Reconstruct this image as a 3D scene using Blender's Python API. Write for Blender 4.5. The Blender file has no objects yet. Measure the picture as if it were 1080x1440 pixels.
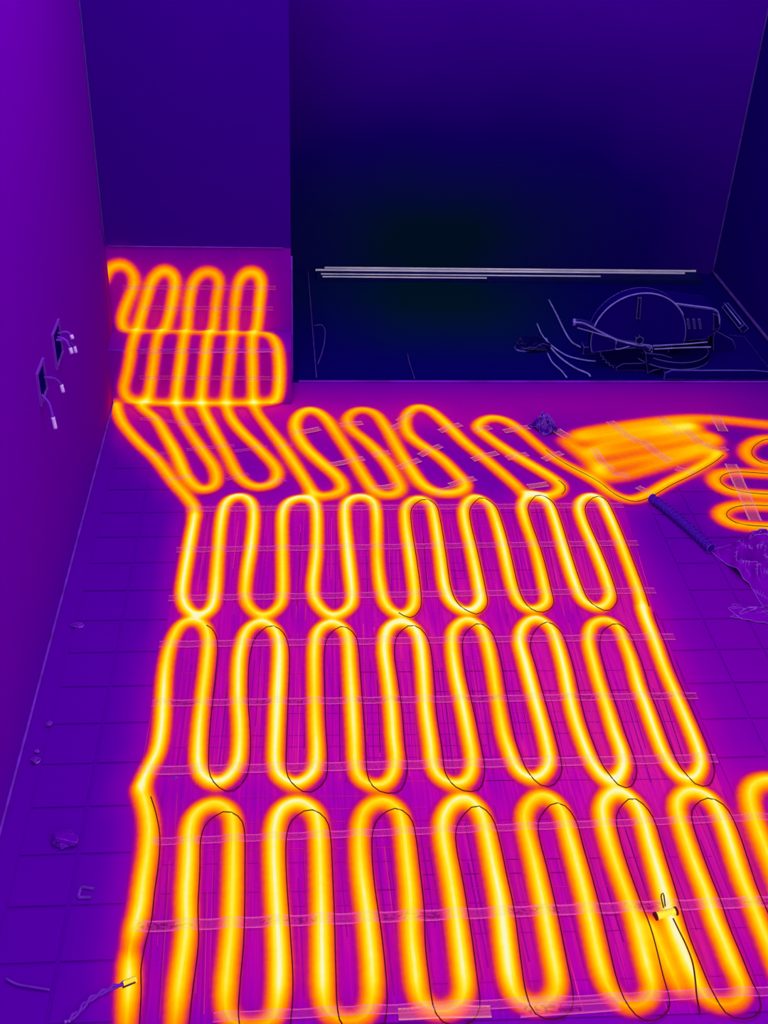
import bpy, bmesh, math, random
import numpy as np
from mathutils import Vector, Matrix, noise
random.seed(7)
C = bpy.context.scene.collection
SC = bpy.context.scene

# ------------------------------------------------------------------ camera, world, exposure
FPX, PITCH, YAW, ROLL, CAMH = 1591.27, 0.591355, 0.096788, -0.045894, 1.60
_f = np.array([math.sin(YAW)*math.cos(PITCH), math.cos(YAW)*math.cos(PITCH), -math.sin(PITCH)])
_r = np.array([math.cos(YAW), -math.sin(YAW), 0.0])
_d = np.cross(_f, _r)
_c, _s = math.cos(ROLL), math.sin(ROLL)
RIGHT, DOWN, FWD = _c*_r+_s*_d, -_s*_r+_c*_d, _f
cam = bpy.data.cameras.new('camera')
cam.sensor_fit = 'VERTICAL'; cam.sensor_height = 24.0; cam.lens = FPX*24.0/1440.0
cam.clip_start = 0.05
co = bpy.data.objects.new('camera', cam); C.objects.link(co)
co.matrix_world = Matrix(((RIGHT[0], -DOWN[0], -FWD[0], 0), (RIGHT[1], -DOWN[1], -FWD[1], 0),
                          (RIGHT[2], -DOWN[2], -FWD[2], CAMH), (0, 0, 0, 1)))
SC.camera = co
w = bpy.data.worlds.new('world'); SC.world = w; w.use_nodes = True
w.node_tree.nodes['Background'].inputs[0].default_value = (1, 1, 1, 1)
w.node_tree.nodes['Background'].inputs[1].default_value = 1.75
la = bpy.data.lights.new('overhead_fill', 'AREA'); la.shape = 'DISK'; la.size = 0.5; la.energy = 16  # unseen fill light from above, added to brighten the upper walls
lo = bpy.data.objects.new('overhead_fill', la); C.objects.link(lo); lo.location = (-0.1, 2.2, 2.35)
vs = SC.view_settings
vs.view_transform = 'Standard'; vs.look = 'None'; vs.exposure = 0.0; vs.gamma = 1.0; vs.use_curve_mapping = False

# ------------------------------------------------------------------ survey helpers (photo pixel -> point on a surface of the room)
def ray(u, v): return RIGHT*(u-540)+DOWN*(v-720)+FWD*FPX
def fl(u, v, z=0.0):
    d = ray(u, v); t = (CAMH-z)/-d[2]; return np.array([d[0]*t, d[1]*t, z])
def atY(u, v, Y):
    d = ray(u, v); t = Y/d[1]; return np.array([d[0]*t, Y, CAMH+d[2]*t])
def atX(u, v, X):
    d = ray(u, v); t = X/d[0]; return np.array([X, d[1]*t, CAMH+d[2]*t])

XL, XR = -0.52, 1.60            # left and right wall
YP, YB = 3.084, 3.975           # pier face, alcove back wall
YL, HL, DL = 2.946, 0.168, 0.138  # ledge front, height, depth
HW = 2.4

# ------------------------------------------------------------------ materials
def lin(c):
    o = []
    for x in c:
        x = x/255.0
        o.append(x/12.92 if x <= 0.04045 else ((x+0.055)/1.055)**2.4)
    return (o[0], o[1], o[2], 1.0)
def newmat(name):
    m = bpy.data.materials.new(name); m.use_nodes = True
    nt = m.node_tree; nt.nodes.clear()
    out = nt.nodes.new('ShaderNodeOutputMaterial')
    return m, nt, out
def ramp(nt, stops, fac, interp='LINEAR'):
    r = nt.nodes.new('ShaderNodeValToRGB'); r.color_ramp.interpolation = interp
    el = r.color_ramp.elements
    while len(el) > 1: el.remove(el[-1])
    el[0].position = stops[0][0]; el[0].color = stops[0][1]
    for p, c in stops[1:]:
        e = el.new(p); e.color = c
    nt.links.new(fac, r.inputs[0]); return r.outputs[0]
def bsdf(nt, out, rough=0.9, spec=0.0):
    b = nt.nodes.new('ShaderNodeBsdfPrincipled')
    b.inputs['Roughness'].default_value = rough
    b.inputs['Specular IOR Level'].default_value = spec
    nt.links.new(b.outputs[0], out.inputs[0]); return b
def mathn(nt, op, a, b=None, c=None):
    n = nt.nodes.new('ShaderNodeMath'); n.operation = op
    for i, x in enumerate((a, b, c)):
        if x is None: continue
        if isinstance(x, (int, float)): n.inputs[i].default_value = x
        else: nt.links.new(x, n.inputs[i])
    return n.outputs[0]
def noisen(nt, scale, detail=3, vec=None, sc=(1, 1, 1)):
    tc = nt.nodes.new('ShaderNodeNewGeometry')
    mp = nt.nodes.new('ShaderNodeMapping'); mp.inputs['Scale'].default_value = sc
    nt.links.new(tc.outputs['Position'], mp.inputs[0])
    n = nt.nodes.new('ShaderNodeTexNoise'); n.inputs['Scale'].default_value = scale; n.inputs['Detail'].default_value = detail
    nt.links.new(mp.outputs[0], n.inputs[0]); return n.outputs[0]
GAIN = 1.0
def k(c, g=1.0):
    l = lin(c); return (l[0]*g, l[1]*g, l[2]*g, 1)

WARM = lambda cold: [(0.0, k(cold)), (0.08, k([cold[0]+8, 0, cold[2]+2])), (0.25, k((122, 0, 166))), (0.45, k((150, 0, 164))),
                     (0.7, k((184, 4, 160))), (1.0, k((216, 26, 138)))]
def warm_mat(name, cold, streak=None, amp=0.18, grain=0.05):
    """surface whose colour follows its own temperature ('warm' attribute), with grain"""
    m, nt, out = newmat(name); b = bsdf(nt, out)
    at = nt.nodes.new('ShaderNodeAttribute'); at.attribute_name = 'warm'
    n1 = noisen(nt, 3.0, 3)
    f = mathn(nt, 'MULTIPLY_ADD', mathn(nt, 'SUBTRACT', n1, 0.5), grain*2, at.outputs['Fac'])
    if streak:
        n2 = noisen(nt, streak[0], 4, sc=streak[1])
        f = mathn(nt, 'MULTIPLY_ADD', mathn(nt, 'SUBTRACT', n2, 0.5), amp*2, f)
    col = ramp(nt, WARM(cold), f)
    nt.links.new(col, b.inputs['Base Color'])
    bp = nt.nodes.new('ShaderNodeBump'); bp.inputs['Strength'].default_value = 0.15; bp.inputs['Distance'].default_value = 0.002
    nt.links.new(noisen(nt, 160, 3), bp.inputs['Height']); nt.links.new(bp.outputs[0], b.inputs['Normal'])
    return m
def edge_mat(name, base, edge, radius=0.006, lo=0.02, hi=0.16, rough=0.8, spec=0.0):
    """dark body with paler edges: edge highlights put into the colour"""
    m, nt, out = newmat(name); b = bsdf(nt, out, rough, spec)
    bv = nt.nodes.new('ShaderNodeBevel'); bv.samples = 6; bv.inputs[0].default_value = radius
    g = nt.nodes.new('ShaderNodeNewGeometry')
    dt = nt.nodes.new('ShaderNodeVectorMath'); dt.operation = 'DOT_PRODUCT'
    nt.links.new(bv.outputs[0], dt.inputs[0]); nt.links.new(g.outputs['True Normal'], dt.inputs[1])
    f = mathn(nt, 'SUBTRACT', 1.0, dt.outputs['Value'])
    col = ramp(nt, [(0.0, k(base)), (lo, k(base)), (hi, k(edge))], f)
    nt.links.new(col, b.inputs['Base Color']); return m
def flat_mat(name, c, rough=0.8, spec=0.05, metallic=0.0, var=0.12, sc=25):
    m, nt, out = newmat(name); b = bsdf(nt, out, rough, spec); b.inputs['Metallic'].default_value = metallic
    l = lin(c)
    col = ramp(nt, [(0.3, tuple(x*(1-var) for x in l[:3])+(1,)), (0.7, tuple(min(1, x*(1+var)) for x in l[:3])+(1,))], noisen(nt, sc, 3))
    nt.links.new(col, b.inputs['Base Color']); return m
def heat_mat():  # heat glow round the cables, painted as emission that fades out
    m, nt, out = newmat('cable_heat_glow')
    at = nt.nodes.new('ShaderNodeAttribute'); at.attribute_name = 'hotness'
    n = noisen(nt, 90, 3)
    h = mathn(nt, 'MULTIPLY_ADD', mathn(nt, 'SUBTRACT', n, 0.5), 0.10, at.outputs['Fac'])
    stops = [(0.0, (168, 2, 160)), (0.09, (190, 10, 146)), (0.16, (215, 34, 106)), (0.23, (236, 72, 50)), (0.31, (250, 108, 10)),
             (0.42, (255, 142, 0)), (0.54, (255, 172, 0)), (0.66, (255, 202, 4)), (0.78, (255, 224, 24)), (0.9, (254, 238, 88)), (1.0, (250, 246, 190))]
    col = ramp(nt, [(p, lin(c)) for p, c in stops], mathn(nt, 'MULTIPLY', h, 0.89))
    em = nt.nodes.new('ShaderNodeEmission'); nt.links.new(col, em.inputs[0]); em.inputs[1].default_value = 1.0
    tr = nt.nodes.new('ShaderNodeBsdfTransparent')
    mx = nt.nodes.new('ShaderNodeMixShader')
    mr = nt.nodes.new('ShaderNodeMapRange'); mr.interpolation_type = 'SMOOTHSTEP'
    mr.inputs[1].default_value = 0.03; mr.inputs[2].default_value = 0.22
    nt.links.new(at.outputs['Fac'], mr.inputs[0])
    nt.links.new(mr.outputs[0], mx.inputs[0]); nt.links.new(tr.outputs[0], mx.inputs[1]); nt.links.new(em.outputs[0], mx.inputs[2])
    nt.links.new(mx.outputs[0], out.inputs[0])
    m.cycles.emission_sampling = 'NONE'
    return m
def tape_mat(name, col, edge, a_mid, a_edge, printed=False):
    m, nt, out = newmat(name)
    d = nt.nodes.new('ShaderNodeBsdfDiffuse')
    uv = nt.nodes.new('ShaderNodeUVMap'); uv.uv_map = 'UVMap'
    sp = nt.nodes.new('ShaderNodeSeparateXYZ'); nt.links.new(uv.outputs[0], sp.inputs[0])
    e = mathn(nt, 'MULTIPLY', mathn(nt, 'ABSOLUTE', mathn(nt, 'SUBTRACT', sp.outputs[1], 0.5)), 2.0)   # 0 middle, 1 edge
    ef = nt.nodes.new('ShaderNodeMapRange'); ef.inputs[1].default_value = 0.62; ef.inputs[2].default_value = 0.9; nt.links.new(e, ef.inputs[0])
    c = ramp(nt, [(0, k(col)), (1, k(edge))], ef.outputs[0])
    a = mathn(nt, 'MULTIPLY_ADD', ef.outputs[0], a_edge-a_mid, a_mid)
    at = nt.nodes.new('ShaderNodeAttribute'); at.attribute_name = 'hotness'
    hot = nt.nodes.new('ShaderNodeMapRange'); hot.inputs[1].default_value = 0.25; hot.inputs[2].default_value = 0.85
    hot.inputs[3].default_value = 1.0; hot.inputs[4].default_value = 0.22; nt.links.new(at.outputs['Fac'], hot.inputs[0])
    if printed:
        cb = nt.nodes.new('ShaderNodeCombineXYZ')
        nt.links.new(mathn(nt, 'MULTIPLY', sp.outputs[0], 130.0), cb.inputs[0]); nt.links.new(mathn(nt, 'MULTIPLY', sp.outputs[1], 4.0), cb.inputs[1])
        nz = nt.nodes.new('ShaderNodeTexNoise'); nz.inputs['Scale'].default_value = 1.0; nz.inputs['Detail'].default_value = 0
        nt.links.new(cb.outputs[0], nz.inputs[0])
        on = mathn(nt, 'GREATER_THAN', mathn(nt, 'SINE', mathn(nt, 'MULTIPLY', sp.outputs[0], 31.0)), 0.1)
        mk = mathn(nt, 'MULTIPLY', mathn(nt, 'GREATER_THAN', nz.outputs[0], 0.54), mathn(nt, 'LESS_THAN', e, 0.55))
        mk = mathn(nt, 'MULTIPLY', mk, on)
        mc = nt.nodes.new('ShaderNodeMix'); mc.data_type = 'RGBA'
        nt.links.new(mathn(nt, 'MULTIPLY', mk, 0.8), mc.inputs[0]); nt.links.new(c, mc.inputs[6]); mc.inputs[7].default_value = k((120, 0, 90))
        c = mc.outputs[2]; a = mathn(nt, 'MULTIPLY_ADD', mk, 0.3, a)
    nt.links.new(c, d.inputs[0])
    tr = nt.nodes.new('ShaderNodeBsdfTransparent'); mx = nt.nodes.new('ShaderNodeMixShader')
    nt.links.new(mathn(nt, 'MULTIPLY', a, hot.outputs[0]), mx.inputs[0]); nt.links.new(tr.outputs[0], mx.inputs[1]); nt.links.new(d.outputs[0], mx.inputs[2])
    nt.links.new(mx.outputs[0], out.inputs[0]); return m

M = {}
M['floor'] = warm_mat('screed', (84, 0, 160))
M['tile'] = warm_mat('floor_tile', (84, 0, 160))
M['mat'] = warm_mat('mat_mesh', (100, 0, 164), streak=(1.0, (170, 5, 10)), amp=0.34)
M['wall_left'] = warm_mat('wall_left', (108, 0, 184))
M['wall_pier'] = warm_mat('wall_pier', (50, 0, 132))
M['board'] = warm_mat('backer_board', (100, 0, 160), streak=(1.0, (60, 60, 8)), amp=0.08)
M['heat'] = heat_mat()
M['tape'] = tape_mat('mesh_tape', (214, 50, 160), (248, 96, 180), 0.26, 0.6)
M['tape_print'] = tape_mat('printed_mesh_tape', (214, 50, 160), (248, 96, 180), 0.28, 0.62, True)
M['tape_hand'] = tape_mat('hand_tape', (245, 100, 130), (255, 150, 165), 0.4, 0.75)
M['line_dark'] = flat_mat('dark_line', (92, 2, 34), var=0.3)
M['thread'] = flat_mat('mat_thread', (206, 28, 134), var=0.3, sc=6)
M['thread_dark'] = flat_mat('mat_thread_dark', (138, 0, 140), var=0.3, sc=6)
M['trim'] = flat_mat('pale_violet', (112, 30, 190), var=0.3)
M['trim_dark'] = flat_mat('dull_violet', (70, 40, 150), var=0.3)
M['tool'] = edge_mat('tool_navy', (16, 0, 104), (120, 104, 214))
M['tool_dark'] = edge_mat('tool_dark', (8, 2, 70), (92, 84, 190))
M['alu'] = flat_mat('aluminium_shine', (225, 210, 255), var=0.2, sc=8)  # metal shine put into a flat pale colour
M['alu_dark'] = flat_mat('aluminium_web', (10, 12, 84), var=0.2)
M['cord'] = flat_mat('cord', (120, 108, 212), var=0.3)
M['scrap'] = edge_mat('scrap', (92, 0, 166), (160, 70, 220), radius=0.004, lo=0.03, hi=0.25)
M['bag'] = edge_mat('bag_film', (112, 0, 170), (186, 96, 236), radius=0.003, lo=0.08, hi=0.3)
M['scrap_dark'] = edge_mat('scrap_dark', (66, 0, 152), (160, 90, 230), radius=0.003, lo=0.05, hi=0.25)
M['pale'] = flat_mat('pale_tip', (205, 150, 250), var=0.1)
M['thresh'] = flat_mat('threshold', (130, 20, 200), var=0.3, sc=9)
M['splice'] = flat_mat('splice', (250, 226, 60), var=0.1)

# alcove: cold surfaces; a colder, greener patch that pales outward
def cold_mat(name, base, patch, loc, size, top=None):
    m, nt, out = newmat(name); b = bsdf(nt, out)
    g = nt.nodes.new('ShaderNodeNewGeometry')
    mp = nt.nodes.new('ShaderNodeMapping'); mp.vector_type = 'TEXTURE'
    mp.inputs['Location'].default_value = loc; mp.inputs['Scale'].default_value = size
    nt.links.new(g.outputs['Position'], mp.inputs[0])
    ln = nt.nodes.new('ShaderNodeVectorMath'); ln.operation = 'LENGTH'; nt.links.new(mp.outputs[0], ln.inputs[0])
    f = mathn(nt, 'MULTIPLY_ADD', mathn(nt, 'SUBTRACT', noisen(nt, 2.2, 3), 0.5), 0.5, ln.outputs['Value'])
    st = [(0.2, k(patch)), (1.0, k(base))]
    if top: st.append((2.2, k(top)))
    mr = nt.nodes.new('ShaderNodeMapRange'); mr.inputs[2].default_value = 2.5; nt.links.new(f, mr.inputs[0])
    st = [(p/2.5, c) for p, c in st]
    nt.links.new(ramp(nt, st, mr.outputs[0]), b.inputs['Base Color'])
    bp = nt.nodes.new('ShaderNodeBump'); bp.inputs['Strength'].default_value = 0.2; bp.inputs['Distance'].default_value = 0.004
    nt.links.new(noisen(nt, 30, 4), bp.inputs['Height']); nt.links.new(bp.outputs[0], b.inputs['Normal'])
    return m
M['cold_wall'] = cold_mat('alcove_wall', (22, 0, 112), (0, 26, 50), (0.55, YB, 0.1), (0.75, 1, 0.42), (70, 0, 162))
M['cold_floor'] = cold_mat('alcove_floor', (8, 2, 98), (0, 28, 48), (0.5, 3.75, 0.0), (0.62, 0.55, 1), (14, 0, 104))
M['wall_right'] = cold_mat('wall_right', (30, 0, 128), (26, 0, 122), (XR, 3.6, 0), (1, 1, 1))

# ------------------------------------------------------------------ object helpers
def link(name, me, mat, parent=None, smooth=False):
    o = bpy.data.objects.new(name, me); C.objects.link(o)
    if mat is not None and not me.materials: me.materials.append(mat)
    if parent is not None: o.parent = parent
    if smooth:
        for p in me.polygons: p.use_smooth = True
    return o
def tag(o, label, cat, group=None, kind=None):
    if label: o['label'] = label
    if cat: o['category'] = cat
    if group: o['group'] = group
    if kind: o['kind'] = kind
    return o
def empty(name, loc=(0, 0, 0)):
    o = bpy.data.objects.new(name, None); C.objects.link(o); o.location = loc; o.empty_display_size = 0.05
    return o
def settle(root, parts):
    """keep the parts' world shape when parented to an Empty that is not at the origin"""
    for p in parts: p.data.transform(Matrix.Translation(-Vector(root.location)))
def pyd(name, v, f, mat, parent=None, smooth=False):
    me = bpy.data.meshes.new(name); me.from_pydata([tuple(map(float, p)) for p in v], [], [tuple(map(int, q)) for q in f]); me.update()
    return link(name, me, mat, parent, smooth)
def bm_obj(name, bm, mat, parent=None, smooth=False, bevel=0.0):
    if bevel: bmesh.ops.bevel(bm, geom=bm.edges[:], offset=bevel, segments=2, profile=0.6, affect='EDGES')
    bmesh.ops.recalc_face_normals(bm, faces=bm.faces[:])
    me = bpy.data.meshes.new(name); bm.to_mesh(me); bm.free()
    return link(name, me, mat, parent, smooth)
def add_box(bm, x0, x1, y0, y1, z0, z1):
    r = bmesh.ops.create_cube(bm, size=1.0)
    bmesh.ops.scale(bm, vec=(x1-x0, y1-y0, z1-z0), verts=r['verts'])
    bmesh.ops.translate(bm, vec=((x0+x1)/2, (y0+y1)/2, (z0+z1)/2), verts=r['verts'])
    return r['verts']
def boxo(name, x0, x1, y0, y1, z0, z1, mat, parent=None, bevel=0.0):
    bm = bmesh.new(); add_box(bm, x0, x1, y0, y1, z0, z1)
    return bm_obj(name, bm, mat, parent, bevel=bevel)
def prism(bm, pts, y0, y1):
    """outline of (x, z) points extruded from y0 to y1"""
    a = [bm.verts.new((p[0], y0, p[1])) for p in pts]; b = [bm.verts.new((p[0], y1, p[1])) for p in pts]
    bm.faces.new(a); bm.faces.new(b[::-1]); n = len(pts)
    for i in range(n): bm.faces.new((a[i], b[i], b[(i+1) % n], a[(i+1) % n]))
def crom(P, step):
    """smooth curve through the points, resampled evenly"""
    P = [np.array(p, float) for p in P]
    if len(P) == 2: P = [P[0], (P[0]+P[1])/2, P[1]]
    Q = [2*P[0]-P[1]]+P+[2*P[-1]-P[-2]]; out = []
    for i in range(1, len(Q)-2):
        a, b, c, d = Q[i-1:i+3]
        for t in np.linspace(0, 1, 10, endpoint=False):
            out.append(0.5*((2*b)+(c-a)*t+(2*a-5*b+4*c-d)*t*t+(3*b-a-3*c+d)*t**3))
    out.append(P[-1]); out = np.array(out)
    L = np.concatenate([[0], np.cumsum(np.linalg.norm(np.diff(out, axis=0), axis=1))])
    n = max(3, int(L[-1]/step)+1); s = np.linspace(0, L[-1], n)
    return np.stack([np.interp(s, L, out[:, j]) for j in range(out.shape[1])], 1)
def tube_geo(path, rad, seg=6, cap=True):
    path = np.array(path, float); n = len(path)
    T = np.gradient(path, axis=0); T /= np.linalg.norm(T, axis=1)[:, None]+1e-9
    up = np.array([0, 0, 1.0]); V = []; F = []
    if np.ndim(rad) == 0: rad = np.full(n, rad)
    for i in range(n):
        u = np.cross(T[i], up)
        if np.linalg.norm(u) < 1e-3: u = np.cross(T[i], [0, 1.0, 0])
        u /= np.linalg.norm(u); vv = np.cross(u, T[i])
        for j in range(seg):
            a = 2*math.pi*j/seg; V.append(path[i]+rad[i]*(math.cos(a)*u+math.sin(a)*vv))
    for i in range(n-1):
        for j in range(seg):
            a = i*seg+j; b = i*seg+(j+1) % seg; F.append((a, b, b+seg, a+seg))
    if cap: F.append(tuple(range(seg))[::-1]); F.append(tuple(range((n-1)*seg, n*seg)))
    return V, F
def tubeo(name, path, rad, mat, parent=None, seg=6):
    V, F = tube_geo(path, rad, seg); return pyd(name, V, F, mat, parent, True)

# ------------------------------------------------------------------ the heating cables, surveyed along their runs
def unfold(u, v, ledge=False):
    """photo pixel -> (x, s): s runs along the floor, then up the ledge front, over its top and up the pier"""
    if not ledge: p = fl(u, v); return (p[0], p[1])
    p = fl(u, v)
    if p[1] <= YL: return (p[0], p[1])
    p = atY(u, v, YL)
    if p[2] <= HL: return (p[0], YL+p[2])
    p = fl(u, v, HL)
    if p[1] <= YP: return (p[0], YL+HL+(p[1]-YL))
    p = atY(u, v, YP); return (p[0], YL+HL+DL+(p[2]-HL))
def fold(x, s, n=0.0):
    """(x, s, height above the surface) -> point in the room"""
    if x > 0.001 or s <= YL: 
        return (x, s-(0.7*n if abs(s-YL) < 1e-4 and x <= 0.001 else 0), n)
    a = s-YL
    if a < HL-1e-4: return (x, YL-n, a)
    if a < HL+1e-4: return (x, YL-0.8*n, HL+0.8*n)
    a -= HL
    if a < DL-1e-4: return (x, YL+a, HL+n)
    if a < DL+1e-4: return (x, YP-0.8*n, HL+0.8*n)
    return (x, YP-n, HL+a-DL)

ROW1 = [(274,727),(265,777),(257,827),(258,847),(266,861),(280,868),(295,860),(302,840),(307,777),(312,727),(320,706),(337,699),(352,706),(357,727),(353,770),(347,807),(345,840),(353,858),(370,868),(388,859),(397,840),(397,777),(397,727),(404,709),(420,702),(437,704),(445,720),(445,777),(440,827),(446,851),(467,868),(489,858),(495,840),(490,787),(485,733),(487,709),(503,700),(521,704),(529,722),(531,793),(537,837),(546,857),(565,867),(579,858),(583,840),(578,793),(570,737),(571,713),(587,702),(604,709),(610,727),(618,777),(625,827),(637,852),(660,862),(675,849),(673,827),(663,777),(653,733),(653,713),(667,700),(686,709),(695,727),(707,770),(720,827),(733,853),(753,859),(768,848),(765,827),(753,777),(738,733),(734,711),(747,697),(768,706),(778,727),(793,777),(807,820),(820,847),(843,857),(857,843),(853,820),(837,777),(818,733),(814,711),(827,699),(843,703),(853,720),(870,760),(884,797),(897,833),(903,855)]
ROW2 = [(903,855),(907,870),(920,903),(933,940),(950,980),(967,1020),(980,1053),(985,1075),(978,1094),(964,1098),(948,1087),(933,1063),(920,1030),(907,993),(897,967),(887,930),(877,903),(869,884),(852,873),(832,880),(827,903),(833,930),(842,963),(853,997),(863,1030),(873,1057),(876,1080),(865,1100),(848,1096),(831,1073),(820,1047),(808,1013),(800,980),(792,940),(783,907),(774,884),(754,871),(736,881),(730,903),(737,930),(743,953),(752,987),(762,1023),(770,1057),(771,1078),(757,1096),(738,1094),(724,1079),(713,1050),(707,1030),(698,980),(690,930),(683,900),(675,882),(657,873),(640,883),(635,903),(640,947),(650,993),(658,1033),(664,1070),(659,1096),(643,1105),(621,1098),(609,1080),(605,1047),(598,997),(595,947),(590,903),(581,884),(563,876),(545,886),(540,913),(545,953),(550,997),(553,1040),(556,1073),(548,1099),(530,1107),(508,1099),(500,1080),(498,1040),(495,987),(492,940),(490,907),(485,887),(467,877),(448,887),(442,913),(442,963),(443,1013),(445,1063),(440,1089),(417,1105),(394,1094),(387,1073),(388,1033),(390,987),(393,930),(392,903),(385,885),(367,876),(347,888),(337,923),(335,980),(337,1013),(337,1053),(331,1083),(310,1103),(288,1096),(279,1075),(280,1030),(285,980),(290,940),(293,903),(288,882),(273,874),(254,880),(240,907),(233,940),(230,980),(228,1020),(222,1057),(207,1088),(198,1110)]
ROW3L = [(198,1110),(205,1133),(210,1163),(208,1200),(202,1240),(197,1280),(188,1313),(182,1347),(182,1380),(178,1440),(176,1490)]
ROW3 = [(240,1500),(247,1433),(253,1380),(262,1313),(262,1263),(265,1213),(267,1167),(277,1143),(300,1131),(320,1138),(328,1157),(328,1213),(327,1263),(325,1313),(320,1363),(317,1413),(325,1437),(352,1446),(382,1437),(390,1413),(393,1363),(390,1297),(387,1247),(385,1197),(387,1160),(397,1138),(420,1129),(442,1142),(448,1167),(450,1213),(452,1280),(453,1347),(455,1405),(464,1428),(490,1438),(514,1430),(523,1405),(523,1363),(517,1297),(508,1230),(505,1180),(508,1151),(519,1134),(540,1127),(560,1140),(567,1167),(572,1213),(577,1263),(578,1313),(583,1363),(588,1400),(600,1419),(626,1424),(646,1414),(653,1393),(650,1363),(642,1297),(632,1230),(623,1180),(623,1153),(634,1133),(653,1124),(673,1139),(683,1170),(693,1220),(703,1270),(710,1330),(718,1385),(730,1409),(755,1416),(776,1407),(783,1385),(773,1327),(763,1273),(750,1213),(738,1163),(739,1139),(755,1121),(774,1123),(790,1143),(800,1180),(812,1223),(823,1267),(833,1313),(843,1358),(856,1394),(878,1416),(903,1414),(917,1394),(907,1353),(893,1297),(878,1253),(863,1210),(852,1173),(846,1140),(854,1121),(871,1114),(892,1130),(903,1153),(913,1190),(927,1237),(937,1273),(947,1307),(960,1340),(977,1380),(994,1407),(1017,1415),(1040,1408),(1043,1388),(1030,1360),(1017,1327),(1003,1293),(990,1253),(977,1220),(963,1180),(953,1147),(952,1127),(967,1114),(987,1117),(1003,1130),(1017,1160),(1030,1200),(1043,1240),(1057,1273),(1070,1307),(1084,1340),(1100,1385)]
HOTSPOT = [(912,1296),(922,1318),(933,1345),(945,1372),(958,1400)]  # added run without a real cable, fills in the hot glow here
RIGHTEDGE = [(1130,1330),(1100,1255),(1080,1205),(1066,1170),(1056,1138),(1053,1118),(1060,1104),(1078,1098),(1100,1102),(1125,1130),(1150,1190)]
LEDGE = [
 [(146,398),(150,382),(158,374),(172,371),(185,380),(189,398),(178,427),(171,450),(176,465)],
 [(176,466),(230,467),(300,469),(352,470),(378,472),(389,486),(393,513),(392,545),(388,561),(372,567),(300,568),(240,568),(197,566),(181,560),(174,547),(180,520),(187,482),(194,461),(206,420),(215,392),(231,379),(246,389),(243,420),(233,461),(222,474),(215,516),(209,556),(199,572),(219,590),(233,613),(248,639),(263,672),(283,690),(303,683),(302,661),(285,635),(267,609),(252,583),(248,560),(254,510),(259,474),(263,461),(267,420),(275,391),(293,381),(308,391),(304,424),(300,461),(293,474),(288,510),(283,560),(286,577),(300,605),(319,639),(337,672),(360,686),(385,680),(389,661),(367,635),(337,605),(322,583),(318,560),(323,510),(327,474),(328,461),(331,424),(338,391),(354,381),(367,391),(365,424),(361,461),(355,476),(355,520),(356,560),(360,578),(374,598),(396,627),(419,661),(434,685),(440,697)],
 [(163,566),(166,580),(174,598),(196,624),(219,646),(244,679),(262,699),(273,714),(274,727)],
]
LOOPS = [[(440,697),(460,699),(482,690),(475,672),(450,650),(427,627),(415,603),(420,585),(437,577),(457,588),(477,617),(497,647),(513,673),(527,692),(547,698),(563,691),(557,673),(540,647),(517,623),(493,603),(489,587),(505,577),(527,582),(543,603),(560,633),(577,660),(594,683),(616,694),(642,694),(655,684),(640,665),(617,643),(587,623),(572,607),(571,587),(584,574),(603,577),(627,597),(653,623),(683,647),(710,670),(732,690)],
         [(732,694),(762,699),(783,695),(789,684),(776,673),(750,657),(717,637),(687,616),(671,601),(687,589),(710,592),(733,607),(763,633),(787,650),(820,668),(840,680),(858,694),(884,704),(908,698),(938,681),(967,667),(997,650),(1012,638)]]
FAN = [[(1012,638),(990,636),(930,654),(870,672),(842,668),(850,658),(930,640),(1000,624),(1004,616),(980,615),(900,630),(838,640),(834,632),(880,620),(960,606),(975,600),(900,606),(822,618),(812,612),(860,602),(940,592),(1000,590),(1080,598),(1150,603)],
       [(790,618),(812,634),(832,650),(846,668)]]
TURNS = [[(1150,662),(1080,655),(1060,651),(1048,638),(1056,625),(1080,618),(1150,622)],
         [(1150,671),(1080,668),(1030,665),(1008,669),(1004,679),(1020,690),(1060,696),(1150,700)],
         [(1150,716),(1080,713),(1040,712),(1018,717),(1012,727),(1030,738),(1070,742),(1150,745)]]
RUNS = {0: ([ROW1], False, 0.98, 0.0126), 1: ([ROW2], False, 1.02, 0.0126), 2: ([ROW3, ROW3L, HOTSPOT], False, 0.98, 0.0146),
        3: (LEDGE, True, 0.66, 0.0152), 4: (LOOPS, False, 0.70, 0.0165), 5: (FAN, False, 0.44, 0.0262),
        6: (TURNS, False, 0.56, 0.021), 7: ([RIGHTEDGE], False, 0.86, 0.017)}

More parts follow.
